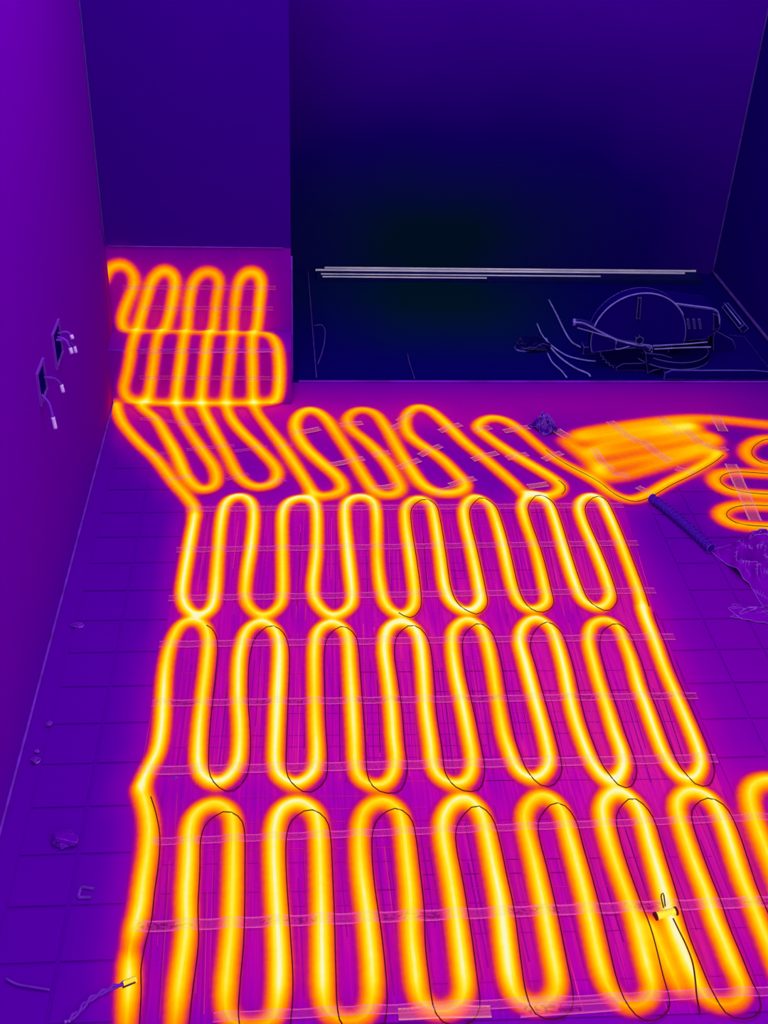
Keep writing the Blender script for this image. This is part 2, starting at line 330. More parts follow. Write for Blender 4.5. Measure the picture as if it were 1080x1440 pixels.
STEP = 0.006
GX0, GS0 = -0.516, 0.852
NX, NS = 400, 460
heat = np.zeros((NX, NS)); top = np.zeros((NX, NS)); own = np.full((NX, NS), -1)
PATHS = {}; PTS = []; WTS = []
for tid, (runs, led, amp, sig) in RUNS.items():
    PATHS[tid] = []
    for ri, px in enumerate(runs):
        # smooth in the picture plane of the survey, then lay on the surface
        dense = crom(px, 1.5)
        xs = np.array([unfold(u, v, led) for u, v in dense])
        L = np.concatenate([[0], np.cumsum(np.linalg.norm(np.diff(xs, axis=0), axis=1))])
        n = int(L[-1]/0.005)+2; q = np.linspace(0, L[-1], n)
        path = np.stack([np.interp(q, L, xs[:, 0]), np.interp(q, L, xs[:, 1])], 1)
        ds = L[-1]/(n-1)
        a = amp*(1+0.08*np.sin(q*3.1+tid*1.7+ri)+0.08*np.sin(q*7.3+tid*2.9)+0.05*np.sin(q*17.0+tid))
        if tid == 2 and ri == 1: a = a*(1-0.6*np.exp(-((path[:, 1]-fl(186, 1333)[1])/0.022)**2))   # a cooler spot on the outer run
        if tid == 2 and ri == 2: a = a*0.7
        if tid == 2: a = a*(0.45+0.55*np.clip((path[:, 1]-0.985)/0.07, 0, 1))   # the near turns run cooler
        if tid == 3 and ri == 1: a = a*np.where(q < 0.40, 0.5, 1.0)
        PATHS[tid].append(path)
        r = int(4.4*sig/STEP)+1
        for (x, s), ai in zip(path, a):
            i, j = int(round((x-GX0)/STEP)), int(round((s-GS0)/STEP))
            i0, i1, j0, j1 = max(0, i-r), min(NX, i+r+1), max(0, j-r), min(NS, j+r+1)
            if i0 >= i1 or j0 >= j1: continue
            gx = GX0+STEP*np.arange(i0, i1)-x; gs = GS0+STEP*np.arange(j0, j1)-s
            d2 = (gx[:, None]**2+gs[None, :]**2)/sig**2
            e = ai*ds/(sig*math.sqrt(math.pi))*(0.87*np.exp(-d2)+0.075*np.exp(-d2/4))
            heat[i0:i1, j0:j1] += e
            t = top[i0:i1, j0:j1]; o = own[i0:i1, j0:j1]
            mk = e > t; t[mk] = e[mk]; o[mk] = tid
        for (x, s), ai in zip(path[::2], a[::2]):
            PTS.append(fold(x, s)); WTS.append(ai*2*ds)
heat = np.where(heat > 0.9, 0.95+(heat-0.95)*0.8, heat)
PTS = np.array(PTS); WTS = np.array(WTS)
def heat_at(x, s):
    i = (x-GX0)/STEP; j = (s-GS0)/STEP
    i0, j0 = int(math.floor(i)), int(math.floor(j))
    if not (0 <= i0 < NX-1 and 0 <= j0 < NS-1): return 0.0
    a, b = i-i0, j-j0
    return float((heat[i0, j0]*(1-a)+heat[i0+1, j0]*a)*(1-b)+(heat[i0, j0+1]*(1-a)+heat[i0+1, j0+1]*a)*b)
def warmth(V, sig=0.062):
    """how warm a point of the room is: heat spread out from every run of cable"""
    V = np.asarray(V, float); out = np.zeros(len(V))
    for b in range(0, len(V), 400):
        d2 = ((V[b:b+400, None, :]-PTS[None])**2).sum(2)
        out[b:b+400] = (np.exp(-d2/sig**2)*WTS[None]).sum(1)/(sig*math.sqrt(math.pi))*0.36
    return out
def add_warm(o, gain=1.0, extra=None):
    me = o.data; V = np.array([o.matrix_world @ v.co if o.parent is None else v.co for v in me.vertices])
    wv = warmth(V)*gain
    if extra is not None: wv = wv+extra(V)
    at = me.attributes.new('warm', 'FLOAT', 'POINT'); at.data.foreach_set('value', wv.astype(np.float32))
BH = 0.0065
def lift(h): return 0.0008+BH*min(h, 1.15)

# ------------------------------------------------------------------ the room shell
def grid_obj(name, P, nu, nv, mat, parent=None):
    """P(u, v) -> point, u, v in 0..1"""
    V = [P(i/nu, j/nv) for i in range(nu+1) for j in range(nv+1)]
    F = [(i*(nv+1)+j, (i+1)*(nv+1)+j, (i+1)*(nv+1)+j+1, i*(nv+1)+j+1) for i in range(nu) for j in range(nv)]
    return pyd(name, V, F, mat, parent)
def struct(o): o['kind'] = 'structure'; return o
def floor_extra(V):
    # the screed strip before the alcove keeps the warmth of the cable ends
    g = np.exp(-((V[:, 1]-2.93)/0.16)**2)*(V[:, 0] > -0.5)*0.46*np.clip((1.75-V[:, 0])/0.5, 0, 1)
    g += 0.24*np.exp(-(((V[:, 0]-0.95)/0.5)**2+((V[:, 1]-1.55)/0.75)**2))
    return g
floor = struct(grid_obj('floor', lambda a, b: (XL+a*(XR-XL), 0.55+b*(YP-0.55), -0.0025), 106, 126, M['floor']))
add_warm(floor, 1.0, floor_extra)
sub = struct(boxo('floor', XL-0.1, XR+0.1, -0.6, YB+0.1, -0.12, -0.02, M['cold_floor']))
sub.name = 'floor_slab'
alc = struct(boxo('floor_alcove', 0.0, XR, YP, YB, -0.02, -0.001, M['cold_floor']))
wl = struct(grid_obj('wall_left', lambda a, b: (XL, 0.3+a*(YP-0.3), HW*b), 110, 96, M['wall_left'])); add_warm(wl, 2.4)
struct(boxo('wall_left_core', XL-0.12, XL-0.004, 0.3, YP+0.2, -0.02, HW, M['trim_dark']))
wp = struct(grid_obj('wall_pier', lambda a, b: (XL+a*(0.0-XL), YP, HW*b), 26, 120, M['wall_pier'])); add_warm(wp, 1.8)
struct(boxo('wall_pier_side', XL, 0.0, YP+0.003, YB+0.1, -0.02, HW, M['wall_right']))
struct(boxo('wall_back', -0.02, XR+0.1, YB, YB+0.1, -0.02, HW, M['cold_wall']))
struct(boxo('wall_right', XR, XR+0.1, 0.4, YB+0.1, -0.02, HW, M['wall_right']))

# ledge with cladding boards and the board on the pier above it
lg = struct(empty('trim_1', (XL/2, YP, 0)))
lb = grid_obj('front_board', lambda a, b: (XL+a*(0-XL), YL, b*HL), 52, 17, M['board']); add_warm(lb, 1.3)
lt = grid_obj('top_board', lambda a, b: (XL+a*(0-XL), YL+b*DL, HL), 52, 14, M['board']); add_warm(lt, 1.2)
ls = pyd('end_board', [(0, YL, 0), (0, YP, 0), (0, YP, HL), (0, YL, HL)], [(0, 1, 2, 3)], M['board']); add_warm(ls, 0.7)
pb = grid_obj('back_board', lambda a, b: (XL+0.004+a*(-0.004-XL), YP-0.0012, HL+b*0.255), 52, 26, M['board']); add_warm(pb, 1.5, lambda V: 0.15+0*V[:, 0])
for o in (lb, lt, ls, pb): o.parent = lg
settle(lg, (lb, lt, ls, pb))

def strip(name, a, b, r, mat, kind=True):  # thin tubes added as drawn outlines of the room's edges
    o = tubeo(name, crom([a, b], 0.05)+np.array([0, 0, 0]), r, mat, None, 5)
    if kind: struct(o)
    return o
strip('edge_line_left', (XL+0.003, 0.6, 0.002), (XL+0.003, YL, 0.002), 0.003, M['trim'])
strip('trim_2', (XL+0.002, YP-0.002, HL+0.27), (XL+0.002, YP-0.002, HW), 0.0018, M['trim_dark'])
strip('trim_3', (XR-0.003, YB-0.003, 0.0), (XR-0.003, YB-0.003, HW), 0.0032, M['trim_dark'])
strip('trim_4', (0.002, YP-0.002, 0.0), (0.002, YP-0.002, 0.40), 0.003, M['trim'])
strip('trim_5', (XL+0.01, YP-0.004, HL+0.257), (-0.02, YP-0.004, HL+0.257), 0.0018, M['trim'])
strip('trim_6', (XL+0.01, YL+0.002, HL+0.001), (-0.01, YL+0.002, HL+0.001), 0.002, M['trim'])
strip('edge_line_right', (XR-0.004, 2.6, 0.01), (XR-0.004, YB, 0.01), 0.006, M['trim_dark'])
strip('trim_7', (0.075, YP+0.02, 0.003), (0.062, YB-0.01, 0.003), 0.002, M['trim_dark'])
# metal threshold lying between the warm screed and the alcove
th = struct(boxo('trim_8', 0.02, XR-0.01, YP-0.003, YP+0.002, -0.001, 0.004, M['thresh'], bevel=0.001))

# floor tiles, ten centimetres square, where no mat hides them
def tiles(x0, y0, nx, ny, skip):
    for i in range(nx):
        for j in range(ny):
            a, b = x0+i*0.1025, y0+j*0.1055
            if skip(a+0.05, b+0.05): continue
            a1 = min(a+0.098, XR-0.008)
            if a1-a < 0.03: continue
            g = 0.0
            bm = bmesh.new(); vv = add_box(bm, a+0.002, a1, b+0.002, b+0.1015, -0.0025, 0.0+random.uniform(-0.0004, 0.0003))
            bmesh.ops.subdivide_edges(bm, edges=[e for e in bm.edges if all(v.co.z > -0.002 for v in e.verts)], cuts=1, use_grid_fill=True)
            o = bm_obj('tile', bm, M['tile']); add_warm(o, 1.0, floor_extra); o.parent = floor
tiles(-0.4755+0.0, 0.69, 2, 19, lambda x, y: False)
def right_skip(x, y):
    return x < 0.78+0.10*(2.35-y)*-1.0*0.55+0.02 or (y > 2.52) or heat_at(x, y) > 2
tiles(0.7165, 1.19, 9, 13, lambda x, y: x < 0.885-0.16*(2.4-y)*0.9+0.03)

# ------------------------------------------------------------------ painted heat halos, cables and dark outlines of each run
def halo(tid, parent):  # low mound added to carry the painted heat glow of a run
    idx = {}; V = []; H = []; F = []
    def vid(i, j):
        if (i, j) not in idx:
            x, s = GX0+STEP*i, GS0+STEP*j
            if abs(s-YL) < 1e-6: s = YL
            h = float(heat[i, j]); idx[(i, j)] = len(V); V.append(fold(x, s, lift(h))); H.append(h)
        return idx[(i, j)]
    sel = np.argwhere(own == tid)
    for i, j in sel:
        if i >= NX-1 or j >= NS-1: continue
        if max(heat[i, j], heat[i+1, j], heat[i, j+1], heat[i+1, j+1]) < 0.03: continue
        x, s = GX0+STEP*i, GS0+STEP*j
        if s >= YL-1e-6 and x < 0.0 and x+STEP > 0.0005: continue
        if s >= YP-0.004 and x >= -0.001: continue
        if x+STEP > XR-0.004 or s+STEP > YL+HL+DL+0.4: continue
        F.append((vid(i, j), vid(i+1, j), vid(i+1, j+1), vid(i, j+1)))
    o = pyd('heat_halo', V, F, M['heat'], parent, True)
    at = o.data.attributes.new('hotness', 'FLOAT', 'POINT'); at.data.foreach_set('value', np.array(H, np.float32))
    return o
def cable(path, parent, r=0.0032, add=0.07):
    path = np.array([p for p in path if XL+0.008 < p[0] < XR-0.01])
    p3 = []; hh = []
    for x, s in path[::3]:
        h = heat_at(x, s); p3.append(fold(x, s, lift(h)-0.0012)); hh.append(h+add)
    V, F = tube_geo(p3, r, 6)
    o = pyd('cable', V, F, M['heat'], parent, True)
    at = o.data.attributes.new('hotness', 'FLOAT', 'POINT'); at.data.foreach_set('value', np.repeat(np.array(hh, np.float32), 6))
    return o
def beside(path, parent, dx, ds, keep, r=0.0012):
    """offset dark outline of the hot cable, added as a thin tube"""
    segs = [[]]
    for x, s in path[::3]:
        x2, s2 = x+dx, s+ds
        if keep(x2, s2) and x2 < XR-0.01: segs[-1].append((x2, s2))
        elif segs[-1]: segs.append([])
    V = []; F = []
    for g in segs:
        if len(g) < 4: continue
        p3 = [fold(x, s, lift(max(heat_at(x+u, s+v) for u in (-0.004, 0, 0.004) for v in (-0.004, 0, 0.004)))+0.0012) for x, s in g]
        v, f = tube_geo(p3, r, 5); F += [tuple(a+len(V) for a in q) for q in f]; V += v
    if V: return pyd('dark_line', V, F, M['line_dark'], parent, True)
def tape(a, b, width, mat, parent, led=False, name='tape_strip', over=0.0024):
    """strip of tape pressed down over the cables; a, b: pixel ends of the survey"""
    A, B = np.array(unfold(*a, led)), np.array(unfold(*b, led)); L = np.linalg.norm(B-A); n = max(3, int(L/0.006))
    d = (B-A)/L; nrm = np.array([-d[1], d[0]])
    V = []; F = []; UV = []; H = []
    for i in range(n+1):
        p = A+(B-A)*i/n
        for q in (-1, -0.33, 0.33, 1):
            x, s = p+nrm*q*width/2
            x = min(max(x, XL+0.003), XR-0.008); h = heat_at(x, s)
            V.append(fold(x, s, lift(h)+over)); UV.append((i/n*L, (q+1)/2)); H.append(h)
    for i in range(n):
        for q in range(3): F.append((i*4+q, i*4+q+1, i*4+q+5, i*4+q+4))
    o = pyd(name, V, F, mat, parent)
    at = o.data.attributes.new('hotness', 'FLOAT', 'POINT'); at.data.foreach_set('value', np.array(H, np.float32))
    uv = o.data.uv_layers.new(name='UVMap')
    for lp in o.data.loops: uv.data[lp.index].uv = UV[lp.vertex_index]
    return o
def quadmat(name, corners, parent):
    """thin mesh sheet of a heating mat; corners = pixel corners far-left, far-right, near-right, near-left"""
    c = [fl(*p)[:2] for p in corners]
    c = [np.array([min(max(p[0], XL+0.02), XR-0.02), p[1]]) for p in c]
    def P(a, b):
        p = (c[0]*(1-a)+c[1]*a)*(1-b)+(c[3]*(1-a)+c[2]*a)*b; return (p[0], p[1], 0.0004)
    o = grid_obj('mesh_sheet', P, 60, 24, M['mat']); add_warm(o, 1.3, floor_extra); o.parent = parent
    # warp and weft threads of the glass mesh, pale and dark ones
    n = int(np.linalg.norm(c[1]-c[0])/0.011); D = np.linalg.norm(c[3]-c[0])
    for nm, shade in (('mesh_thread', 0), ('mesh_thread_dark', 1)):
        V = []; F = []
        for i in range(n+1):
            if random.random() < (0.45 if shade == 0 else 0.3): continue
            a = min(1, max(0, (i+random.uniform(-.3, .3))/n)); wd = random.choice((0.0005, 0.0008, 0.0012))
            x0, y0, _ = P(a, 0); x1, y1, _ = P(a, 1)
            m = 14; t0 = random.uniform(0, 0.5); t1 = random.uniform(t0+0.3, 1.0)
            for j in range(m+1):
                t = t0+(t1-t0)*j/m; x, y = x0+(x1-x0)*t, y0+(y1-y0)*t; b = len(V)
                V += [(x-wd, y, 0.0010), (x+wd, y, 0.0010)]
                if j: F.append((b-2, b-1, b+1, b))
        for i in range(int(D/0.03)):
            if random.random() < 0.5: continue
            t = (i+0.5)*0.03/D; ta = random.uniform(0, 0.6); tb = random.uniform(ta+0.2, 1.0)
            x0, y0, _ = P(ta, t); x1, y1, _ = P(tb, t); b = len(V)
            V += [(x0, y0-0.0005, 0.0011), (x1, y1-0.0005, 0.0011), (x1, y1+0.0005, 0.0011), (x0, y0+0.0005, 0.0011)]; F.append((b, b+1, b+2, b+3))
        t = pyd(nm, V, F, M['thread_dark' if shade else 'thread'], parent); t['kind'] = 'stuff'
    return o

mats = [
 ('heating mat with the shortest loops, laid against the slanting hand-laid cable loops', (0.3, 2.15, 0), 0,
  [(264,710),(876,706),(925,871),(235,876)],
  [((262,718),(876,712),0.022,'tape'),((248,775),(897,765),0.021,'tape'),((237,843),(921,832),0.021,'tape')]),
 ('heating mat laid between the other two mats, with a kinked outer run', (0.3, 1.68, 0), 1,
  [(235,876),(929,871),(1014,1107),(192,1114)],
  [((224,908),(948,897),0.021,'tape'),((214,991),(980,980),0.019,'tape_print'),((195,1086),(1008,1068),0.022,'tape')]),
 ('heating mat with a cable splice and a printed tape strip along its middle', (0.3, 1.2, 0), 2,
  [(192,1114),(1014,1107),(1150,1420),(160,1450)],
  [((214,1186),(1100,1150),0.016,'tape'),((186,1306),(1130,1268),0.021,'tape_print'),((300,1433),(1160,1392),0.016,'tape')])]
for lab, loc, tid, corners, tp in mats:
    r = empty('heating_mat'); tag(r, lab, 'heating mat', 'heating mats laid on the floor')
    quadmat('mesh_sheet', corners, r)
    halo(tid, r)
    for p in PATHS[tid]: cable(p, r)
    off = {0: (0.014, -0.012), 1: (0.021, -0.020), 2: (0.021, -0.024)}[tid]
    kp = {0: lambda x, s: x > 0.23 and s > 1.9, 1: lambda x, s: x > -0.2 and s > 1.40, 2: lambda x, s: x > -0.42 and s > 0.9}[tid]
    for p in PATHS[tid][:2]: beside(p, r, off[0], off[1], kp)
    for a, b, wd, mt in tp: tape(a, b, wd, M[mt], r)

r3 = empty('heating_cable'); tag(r3, 'heating cable zigzagging from the floor over the ledge and up the wall', 'heating cable', 'hand-laid heating cables')
halo(3, r3); [cable(p, r3, 0.003, 0.04) for p in PATHS[3]]
for a, b, wd in [((168,464),(386,469),0.012),((196,494),(392,493),0.012),((196,530),(396,531),0.012),((172,403),(388,404),0.012),((200,432),(384,433),0.012),
                 ((196,590),(262,596),0.014),((250,600),(300,597),0.012),((262,634),(330,628),0.014),((330,636),(376,630),0.012),((236,678),(270,672),0.014),((318,676),(350,668),0.012),((366,684),(402,676),0.014),((214,646),(232,638),0.012),((390,632),(412,626),0.012)]:
    tape(a, b, wd, M['tape'], r3, True)
r4 = empty('heating_cable'); tag(r4, 'heating cable in open slanting loops taped to the screed beside the ledge', 'heating cable', 'hand-laid heating cables')
halo(4, r4); [cable(p, r4, 0.003, 0.04) for p in PATHS[4]]
for a, b in [((412,612),(450,604)),((478,600),(510,596)),((462,656),(512,646)),((524,642),(548,638)),((520,690),(560,684)),((548,606),(564,598)),((560,660),(590,648)),((612,696),(636,688)),((590,642),(620,628)),((618,608),(648,598)),((632,684),(668,674)),((664,648),(700,638)),((708,608),(744,602)),((712,646),(742,640)),((742,686),(770,682)),((560,594),(578,584)),((764,648),(790,638)),((668,608),(690,602))]:
    tape(a, b, 0.022, M['tape_hand'], r4)
beside(PATHS[4][1], r4, 0.008, -0.012, lambda x, s: x > 0.70)
r5 = empty('heating_cable'); tag(r5, 'heating cable folded into a dense bundle of close runs under diagonal tape', 'heating cable', 'hand-laid heating cables')
halo(5, r5); [cable(p, r5, 0.003, 0.03) for p in PATHS[5]]
for pts, wd in [([(857,594),(876,612),(897,624)], 0.026), ([(902,622),(925,641),(942,652)], 0.026), ([(950,660),(976,668)], 0.024), ([(929,589),(944,604),(956,614)], 0.026),
                ([(962,606),(982,624),(1004,634)], 0.026), ([(1004,636),(1022,632)], 0.02), ([(834,634),(846,652),(860,664)], 0.024), ([(860,668),(884,672)], 0.02),
                ([(782,606),(800,618)], 0.03), ([(1006,588),(1017,608)], 0.03), ([(896,686),(914,696)], 0.02)]:
    for a, b in zip(pts[:-1], pts[1:]): tape(a, b, wd, M['tape_hand'], r5)
r6 = empty('heating_cable'); tag(r6, 'heating cable with hairpin turns ending beside the crumpled plastic bag', 'heating cable', 'hand-laid heating cables')
halo(6, r6); [cable(p, r6, 0.003, 0.03) for p in PATHS[6]]
for p in PATHS[6]: beside(p, r6, 0.016, -0.004, lambda x, s: True)
tape((1027,654), (1062,734), 0.034, M['tape_hand'], r6)
r7 = empty('heating_cable'); tag(r7, 'heating cable bend on bare tiles beside the mat with the splice', 'heating cable', 'hand-laid heating cables')
halo(7, r7); [cable(p, r7) for p in PATHS[7]]

# ------------------------------------------------------------------ splice with its wire on the near mat
def on(u, v, up=0.0):
    p = fl(u, v); return np.array([p[0], p[1], lift(heat_at(p[0], p[1]))+up])
sp = empty('cable_splice'); tag(sp, 'small splice sleeve with a thin black wire on the hot cable', 'splice')
p0, p1 = on(921, 1292, 0.003), on(949, 1286, 0.003)
tubeo('sleeve', crom([p0, p1], 0.006), 0.0065, M['splice'], sp, 10)
for t in (0.0, 1.0):
    pp = p0+(p1-p0)*t; dd = (p1-p0)/np.linalg.norm(p1-p0)
    tubeo('sleeve_end', [pp-dd*0.002, pp, pp+dd*0.002], 0.0075, M['line_dark'], sp, 10)
tubeo('wire', crom([on(932, 1281, .002), on(928, 1266, .005), on(931, 1264, .006), on(934, 1280, .003)], 0.004), 0.0012, M['line_dark'], sp)
tubeo('wire', crom([on(945, 1297, .002), on(953, 1314, .003), on(963, 1334, .003), on(972, 1358, .003), on(976, 1382, .003), on(979, 1405, .003), on(984, 1428, .003)], 0.006), 0.0014, M['line_dark'], sp)

# joint tape on the floor in front of the near mat
jt = tape((560, 1428), (690, 1424), 0.02, M['tape_hand'], None, name='joint_tape'); tag(jt, 'plain strip of joint tape at the near edge of the mat', 'tape')
jt2 = tape((730, 1424), (870, 1414), 0.022, M['tape_print'], None, name='joint_tape'); tag(jt2, 'strip of joint tape with small print at the near edge of the mat', 'tape')

# sensor lead
sl = empty('sensor_lead'); tag(sl, 'twisted sensor lead with a small clip at the hot outer run', 'wire')
A = crom([on(94, 1440, .004), on(112, 1424, .004), on(124, 1410, .004), on(142, 1399, .004), on(160, 1391, .004), on(176, 1388, .004)], 0.004)
for ph in (0, math.pi):
    V = [p+np.array([math.cos(i*0.7+ph)*0.003, math.sin(i*0.7+ph)*0.0015, math.sin(i*0.7+ph)*0.002]) for i, p in enumerate(A)]
    tubeo('strand', V, 0.0026, M['scrap'], sl)
c0, c1 = on(174, 1389, .004), on(192, 1381, .004)
V, F = tube_geo(crom([c0, c1], 0.005), 0.006, 4); pyd('clip', V, F, M['splice'], sl)
tubeo('clip_edge', crom([c0+np.array([0, -.007, .001]), c1+np.array([0, -.007, .001])], 0.005), 0.0014, M['line_dark'], sl)
o = tubeo('loose_wire', crom([fl(8, 1376, .004), fl(24, 1384, .004), fl(46, 1388, .004), fl(70, 1392, .003)], 0.006), 0.002, M['trim'])
tag(o, 'short loose wire lying on bare tiles near the left wall', 'wire')

# crumbs of mortar
def lump(name, u, v, r, flat, seed, mat, lab, cat, group=None, sx=1.0):
    p = fl(u, v); bm = bmesh.new(); bmesh.ops.create_icosphere(bm, subdivisions=3, radius=r)
    for q in bm.verts:
        n = noise.noise(q.co*(1.3/r)+Vector((seed*7.1, seed, 0)))
        q.co *= 1+0.55*n; q.co.x *= sx; q.co.z = max(q.co.z, -r*0.3)*flat
    zm = min(q.co.z for q in bm.verts)
    bmesh.ops.translate(bm, vec=(0, 0, -zm), verts=bm.verts[:])
    o = bm_obj(name, bm, mat); o.location = p; return tag(o, lab, cat, group)
lump('mortar_lump', 91, 1183, 0.019, 0.7, 3, M['scrap'], 'fist-shaped mortar lump on the tiles beside the kinked cable run', 'mortar')
lump('mortar_crumb', 50, 1070, 0.0075, 0.8, 5, M['scrap'], 'largest of the three mortar crumbs beside the left wall', 'mortar', 'mortar crumbs by the left wall')
lump('mortar_crumb', 69, 1019, 0.006, 0.8, 6, M['scrap'], 'mortar crumb lying apart from the pair of crumbs beside the left wall', 'mortar', 'mortar crumbs by the left wall')
lump('mortar_crumb', 52, 1057, 0.004, 0.8, 8, M['scrap'], 'smallest mortar crumb, touching the largest one beside the left wall', 'mortar', 'mortar crumbs by the left wall')
lump('mortar_crumb', 247, 1094, 0.004, 0.8, 9, M['scrap'], 'tiny mortar crumb on the mat inside the kinked run', 'mortar')
lump('mortar_crumb', 108, 880, 0.007, 0.6, 11, M['scrap'], 'flat mortar crumb on the screed beside the mat with the shortest loops', 'mortar', sx=1.8)
# bent bracket scrap
br = empty('metal_bracket'); tag(br, 'small bent bracket scrap lying on tiles beside the outer run', 'bracket')
a, b, c_, d_ = fl(110, 1262, .002), fl(114, 1247, .002), fl(132, 1250, .002), fl(128, 1262, .002)
tubeo('arm', crom([a, b], .005), 0.003, M['trim'], br); tubeo('arm', crom([b, c_], .005), 0.003, M['trim'], br); tubeo('arm', crom([a, d_], .005), 0.003, M['trim'], br)

# ------------------------------------------------------------------ junction boxes in the left wall
def jbox(u, v, lab, stubs, size=0.075):
    p = atX(u, v, XL); e = empty('junction_box', tuple(p)); tag(e, lab, 'junction box', 'junction boxes in the left wall')
    bm = bmesh.new(); s = size/2
    for (y0, y1, z0, z1) in ((-s, s, s-0.006, s), (-s, s, -s, -s+0.006), (-s, -s+0.006, -s+0.006, s-0.006), (s-0.006, s, -s+0.006, s-0.006)):
        add_box(bm, 0, 0.004, y0, y1, z0, z1)
    bm_obj('frame', bm, M['scrap'], e)
    boxo('recess', -0.001, 0.0012, -s+0.006, s-0.006, -s+0.006, s-0.006, M['tool'], e)
    for (dy, dz, ey, ez, ln) in stubs:
        q = [np.array([0.002, dy, dz]), np.array([0.02, (dy+ey)/2, (dz+ez)/2+0.006]), np.array([0.03, ey, ez])]
        wv = tubeo('wire', crom(q, 0.004), 0.0028, M['trim'], e)
        tubeo('wire_tip', crom([q[2], q[2]+np.array([0.003, -0.004, -ln])], 0.004), 0.0042, M['pale'], wv, 8)
jbox(80, 484, 'junction box with several bent wires in the left wall, upper one', [(-0.01, 0.015, 0.035, -0.022, 0.014), (0.005, 0.015, -0.01, -0.004, 0.012), (0.012, 0.02, 0.018, 0.014, 0.008)], 0.085)
jbox(58, 537, 'junction box with wires hanging below it in the left wall, lower one', [(0.02, 0.0, 0.045, -0.03, 0.016), (-0.02, -0.02, -0.07, -0.045, 0.024)], 0.075)

# ------------------------------------------------------------------ flexible conduit and crumpled plastic on the right
A = crom([fl(916, 700, .014), fl(940, 718, .014), fl(975, 748, .014), fl(992, 764, .014), fl(1000, 771, .014)], 0.0035)
rad = np.array([0.0125 if i % 4 < 2 else 0.0095 for i in range(len(A))])
V, F = tube_geo(A, rad, 10)
o = pyd('flexible_conduit', V, F, M['scrap_dark']); tag(o, 'ribbed flexible conduit lying between the dense cable bundle and the plastic bag', 'conduit')
def crumple(name, u, v, sx, sy, sz, seed, mat, lab, cat, tilt=0.0, freq=9.0, n=40):
    p = fl(u, v); V = []; F = []
    for i in range(n+1):
        for j in range(n+1):
            a, b = i/n*2-1, j/n*2-1; rr = max(abs(a), abs(b))
            x, y = a*sx*(1+0.25*noise.noise(Vector((a*1.5, b*1.5, seed)))), b*sy*(1+0.25*noise.noise(Vector((a*1.5, b*1.5, seed+9))))
            base = max(0.0, 1-(a*a+b*b)*0.75)
            cr = noise.noise(Vector((a*2.2, b*2.2, seed+3)))+0.5*noise.noise(Vector((a*5, b*5, seed+5)))
            rid = 1-abs(noise.noise(Vector((a*2.6+seed, b*2.6, seed+1))))*2.2
            z = sz*(0.35*base+0.45*base*max(0, cr+0.4)+0.5*base*max(0, rid))
            V.append((x, y, max(0.002, z)))
    for i in range(n):
        for j in range(n): F.append((i*(n+1)+j, (i+1)*(n+1)+j, (i+1)*(n+1)+j+1, i*(n+1)+j+1))
    o = pyd(name, V, F, mat); o.location = p; o.rotation_euler = (0, 0, tilt)
    md = o.modifiers.new('thickness', 'SOLIDIFY'); md.thickness = 0.0015
    return tag(o, lab, cat)
crumple('plastic_bag', 1076, 800, 0.085, 0.11, 0.085, 2.0, M['bag'], 'crumpled plastic bag on tiles at the end of the conduit', 'bag', 0.3)
crumple('plastic_scrap', 1070, 866, 0.07, 0.025, 0.02, 6.0, M['bag'], 'flat torn plastic scrap on tiles in front of the crumpled bag', 'plastic scrap', -0.3)
crumple('foil_scrap', 765, 602, 0.030, 0.036, 0.045, 4.0, M['scrap_dark'], 'crumpled dark foil scrap beside the dense cable bundle', 'foil', 0.5, n=24)
# thin curl of foil standing up
q = [fl(766, 604, .02), fl(765, 590, .05), fl(770, 582, .06), fl(776, 592, .045), fl(784, 602, .02)]
o = tubeo('wire_curl', crom(q, .006), 0.0025, M['trim']); tag(o, 'thin pale wire curl standing up from the dark foil scrap', 'wire')

# ------------------------------------------------------------------ things in the alcove
al = empty('aluminium_straightedge', (0.78, 3.9, 0)); tag(al, 'long aluminium straightedge lying along the foot of the alcove wall', 'straightedge')
x0, x1 = fl(445, 382)[0], fl(976, 386)[0]
b1 = boxo('web', x0, x1, 3.872, 3.952, 0.0, 0.016, M['alu_dark'], None, bevel=0.002)
ribs = []
for (ya, yb, z, xa, xb) in ((3.870, 3.8725, 0.019, x0+0.02, x0+0.62), (3.893, 3.896, 0.0195, x0+0.015, x0+1.05), (3.928, 3.933, 0.021, x0-0.004, x1-0.05), (3.950, 3.953, 0.022, x0+0.03, x1)):
    ribs.append(boxo('rib', xa, xb, ya, yb, 0.0145, z, M['alu'], None, bevel=0.0006))
for o in [b1]+ribs: o.parent = al
settle(al, [b1]+ribs)

# mitre saw
YS = 3.20
S = lambda u, v, Y=YS: atY(u, v, Y)[[0, 2]]
saw = empty('mitre_saw', (S(930, 530)[0], YS, 0)); tag(saw, 'navy mitre saw with round blade guard standing in the alcove', 'saw', None)
parts = []
def sp_(name, pts, y0, y1, mat='tool', bevel=0.003, parent=None):
    bm = bmesh.new(); prism(bm, pts, y0, y1); o = bm_obj(name, bm, M[mat], parent or saw, bevel=bevel)
    if parent is None: parts.append(o)
    else: parts.append(o)
    return o
xb0, xb1 = S(850, 530)[0], S(1064, 530)[0]
xm0 = S(918, 530)[0]
sp_('base', [(xm0, 0), (xb1, 0), (xb1, 0.028), (xb1-0.06, 0.034), (xm0+0.02, 0.034), (xm0, 0.024)], 3.10, 3.36)
sp_('foot', [(xb0+0.02, 0), (xm0-0.005, 0), (xm0-0.005, 0.02), (xm0-0.05, 0.028), (xb0+0.04, 0.026), (xb0+0.02, 0.012)], 3.16, 3.30, 'tool_dark')
bm = bmesh.new(); bmesh.ops.create_cone(bm, cap_ends=True, segments=40, radius1=0.125, radius2=0.118, depth=0.022)
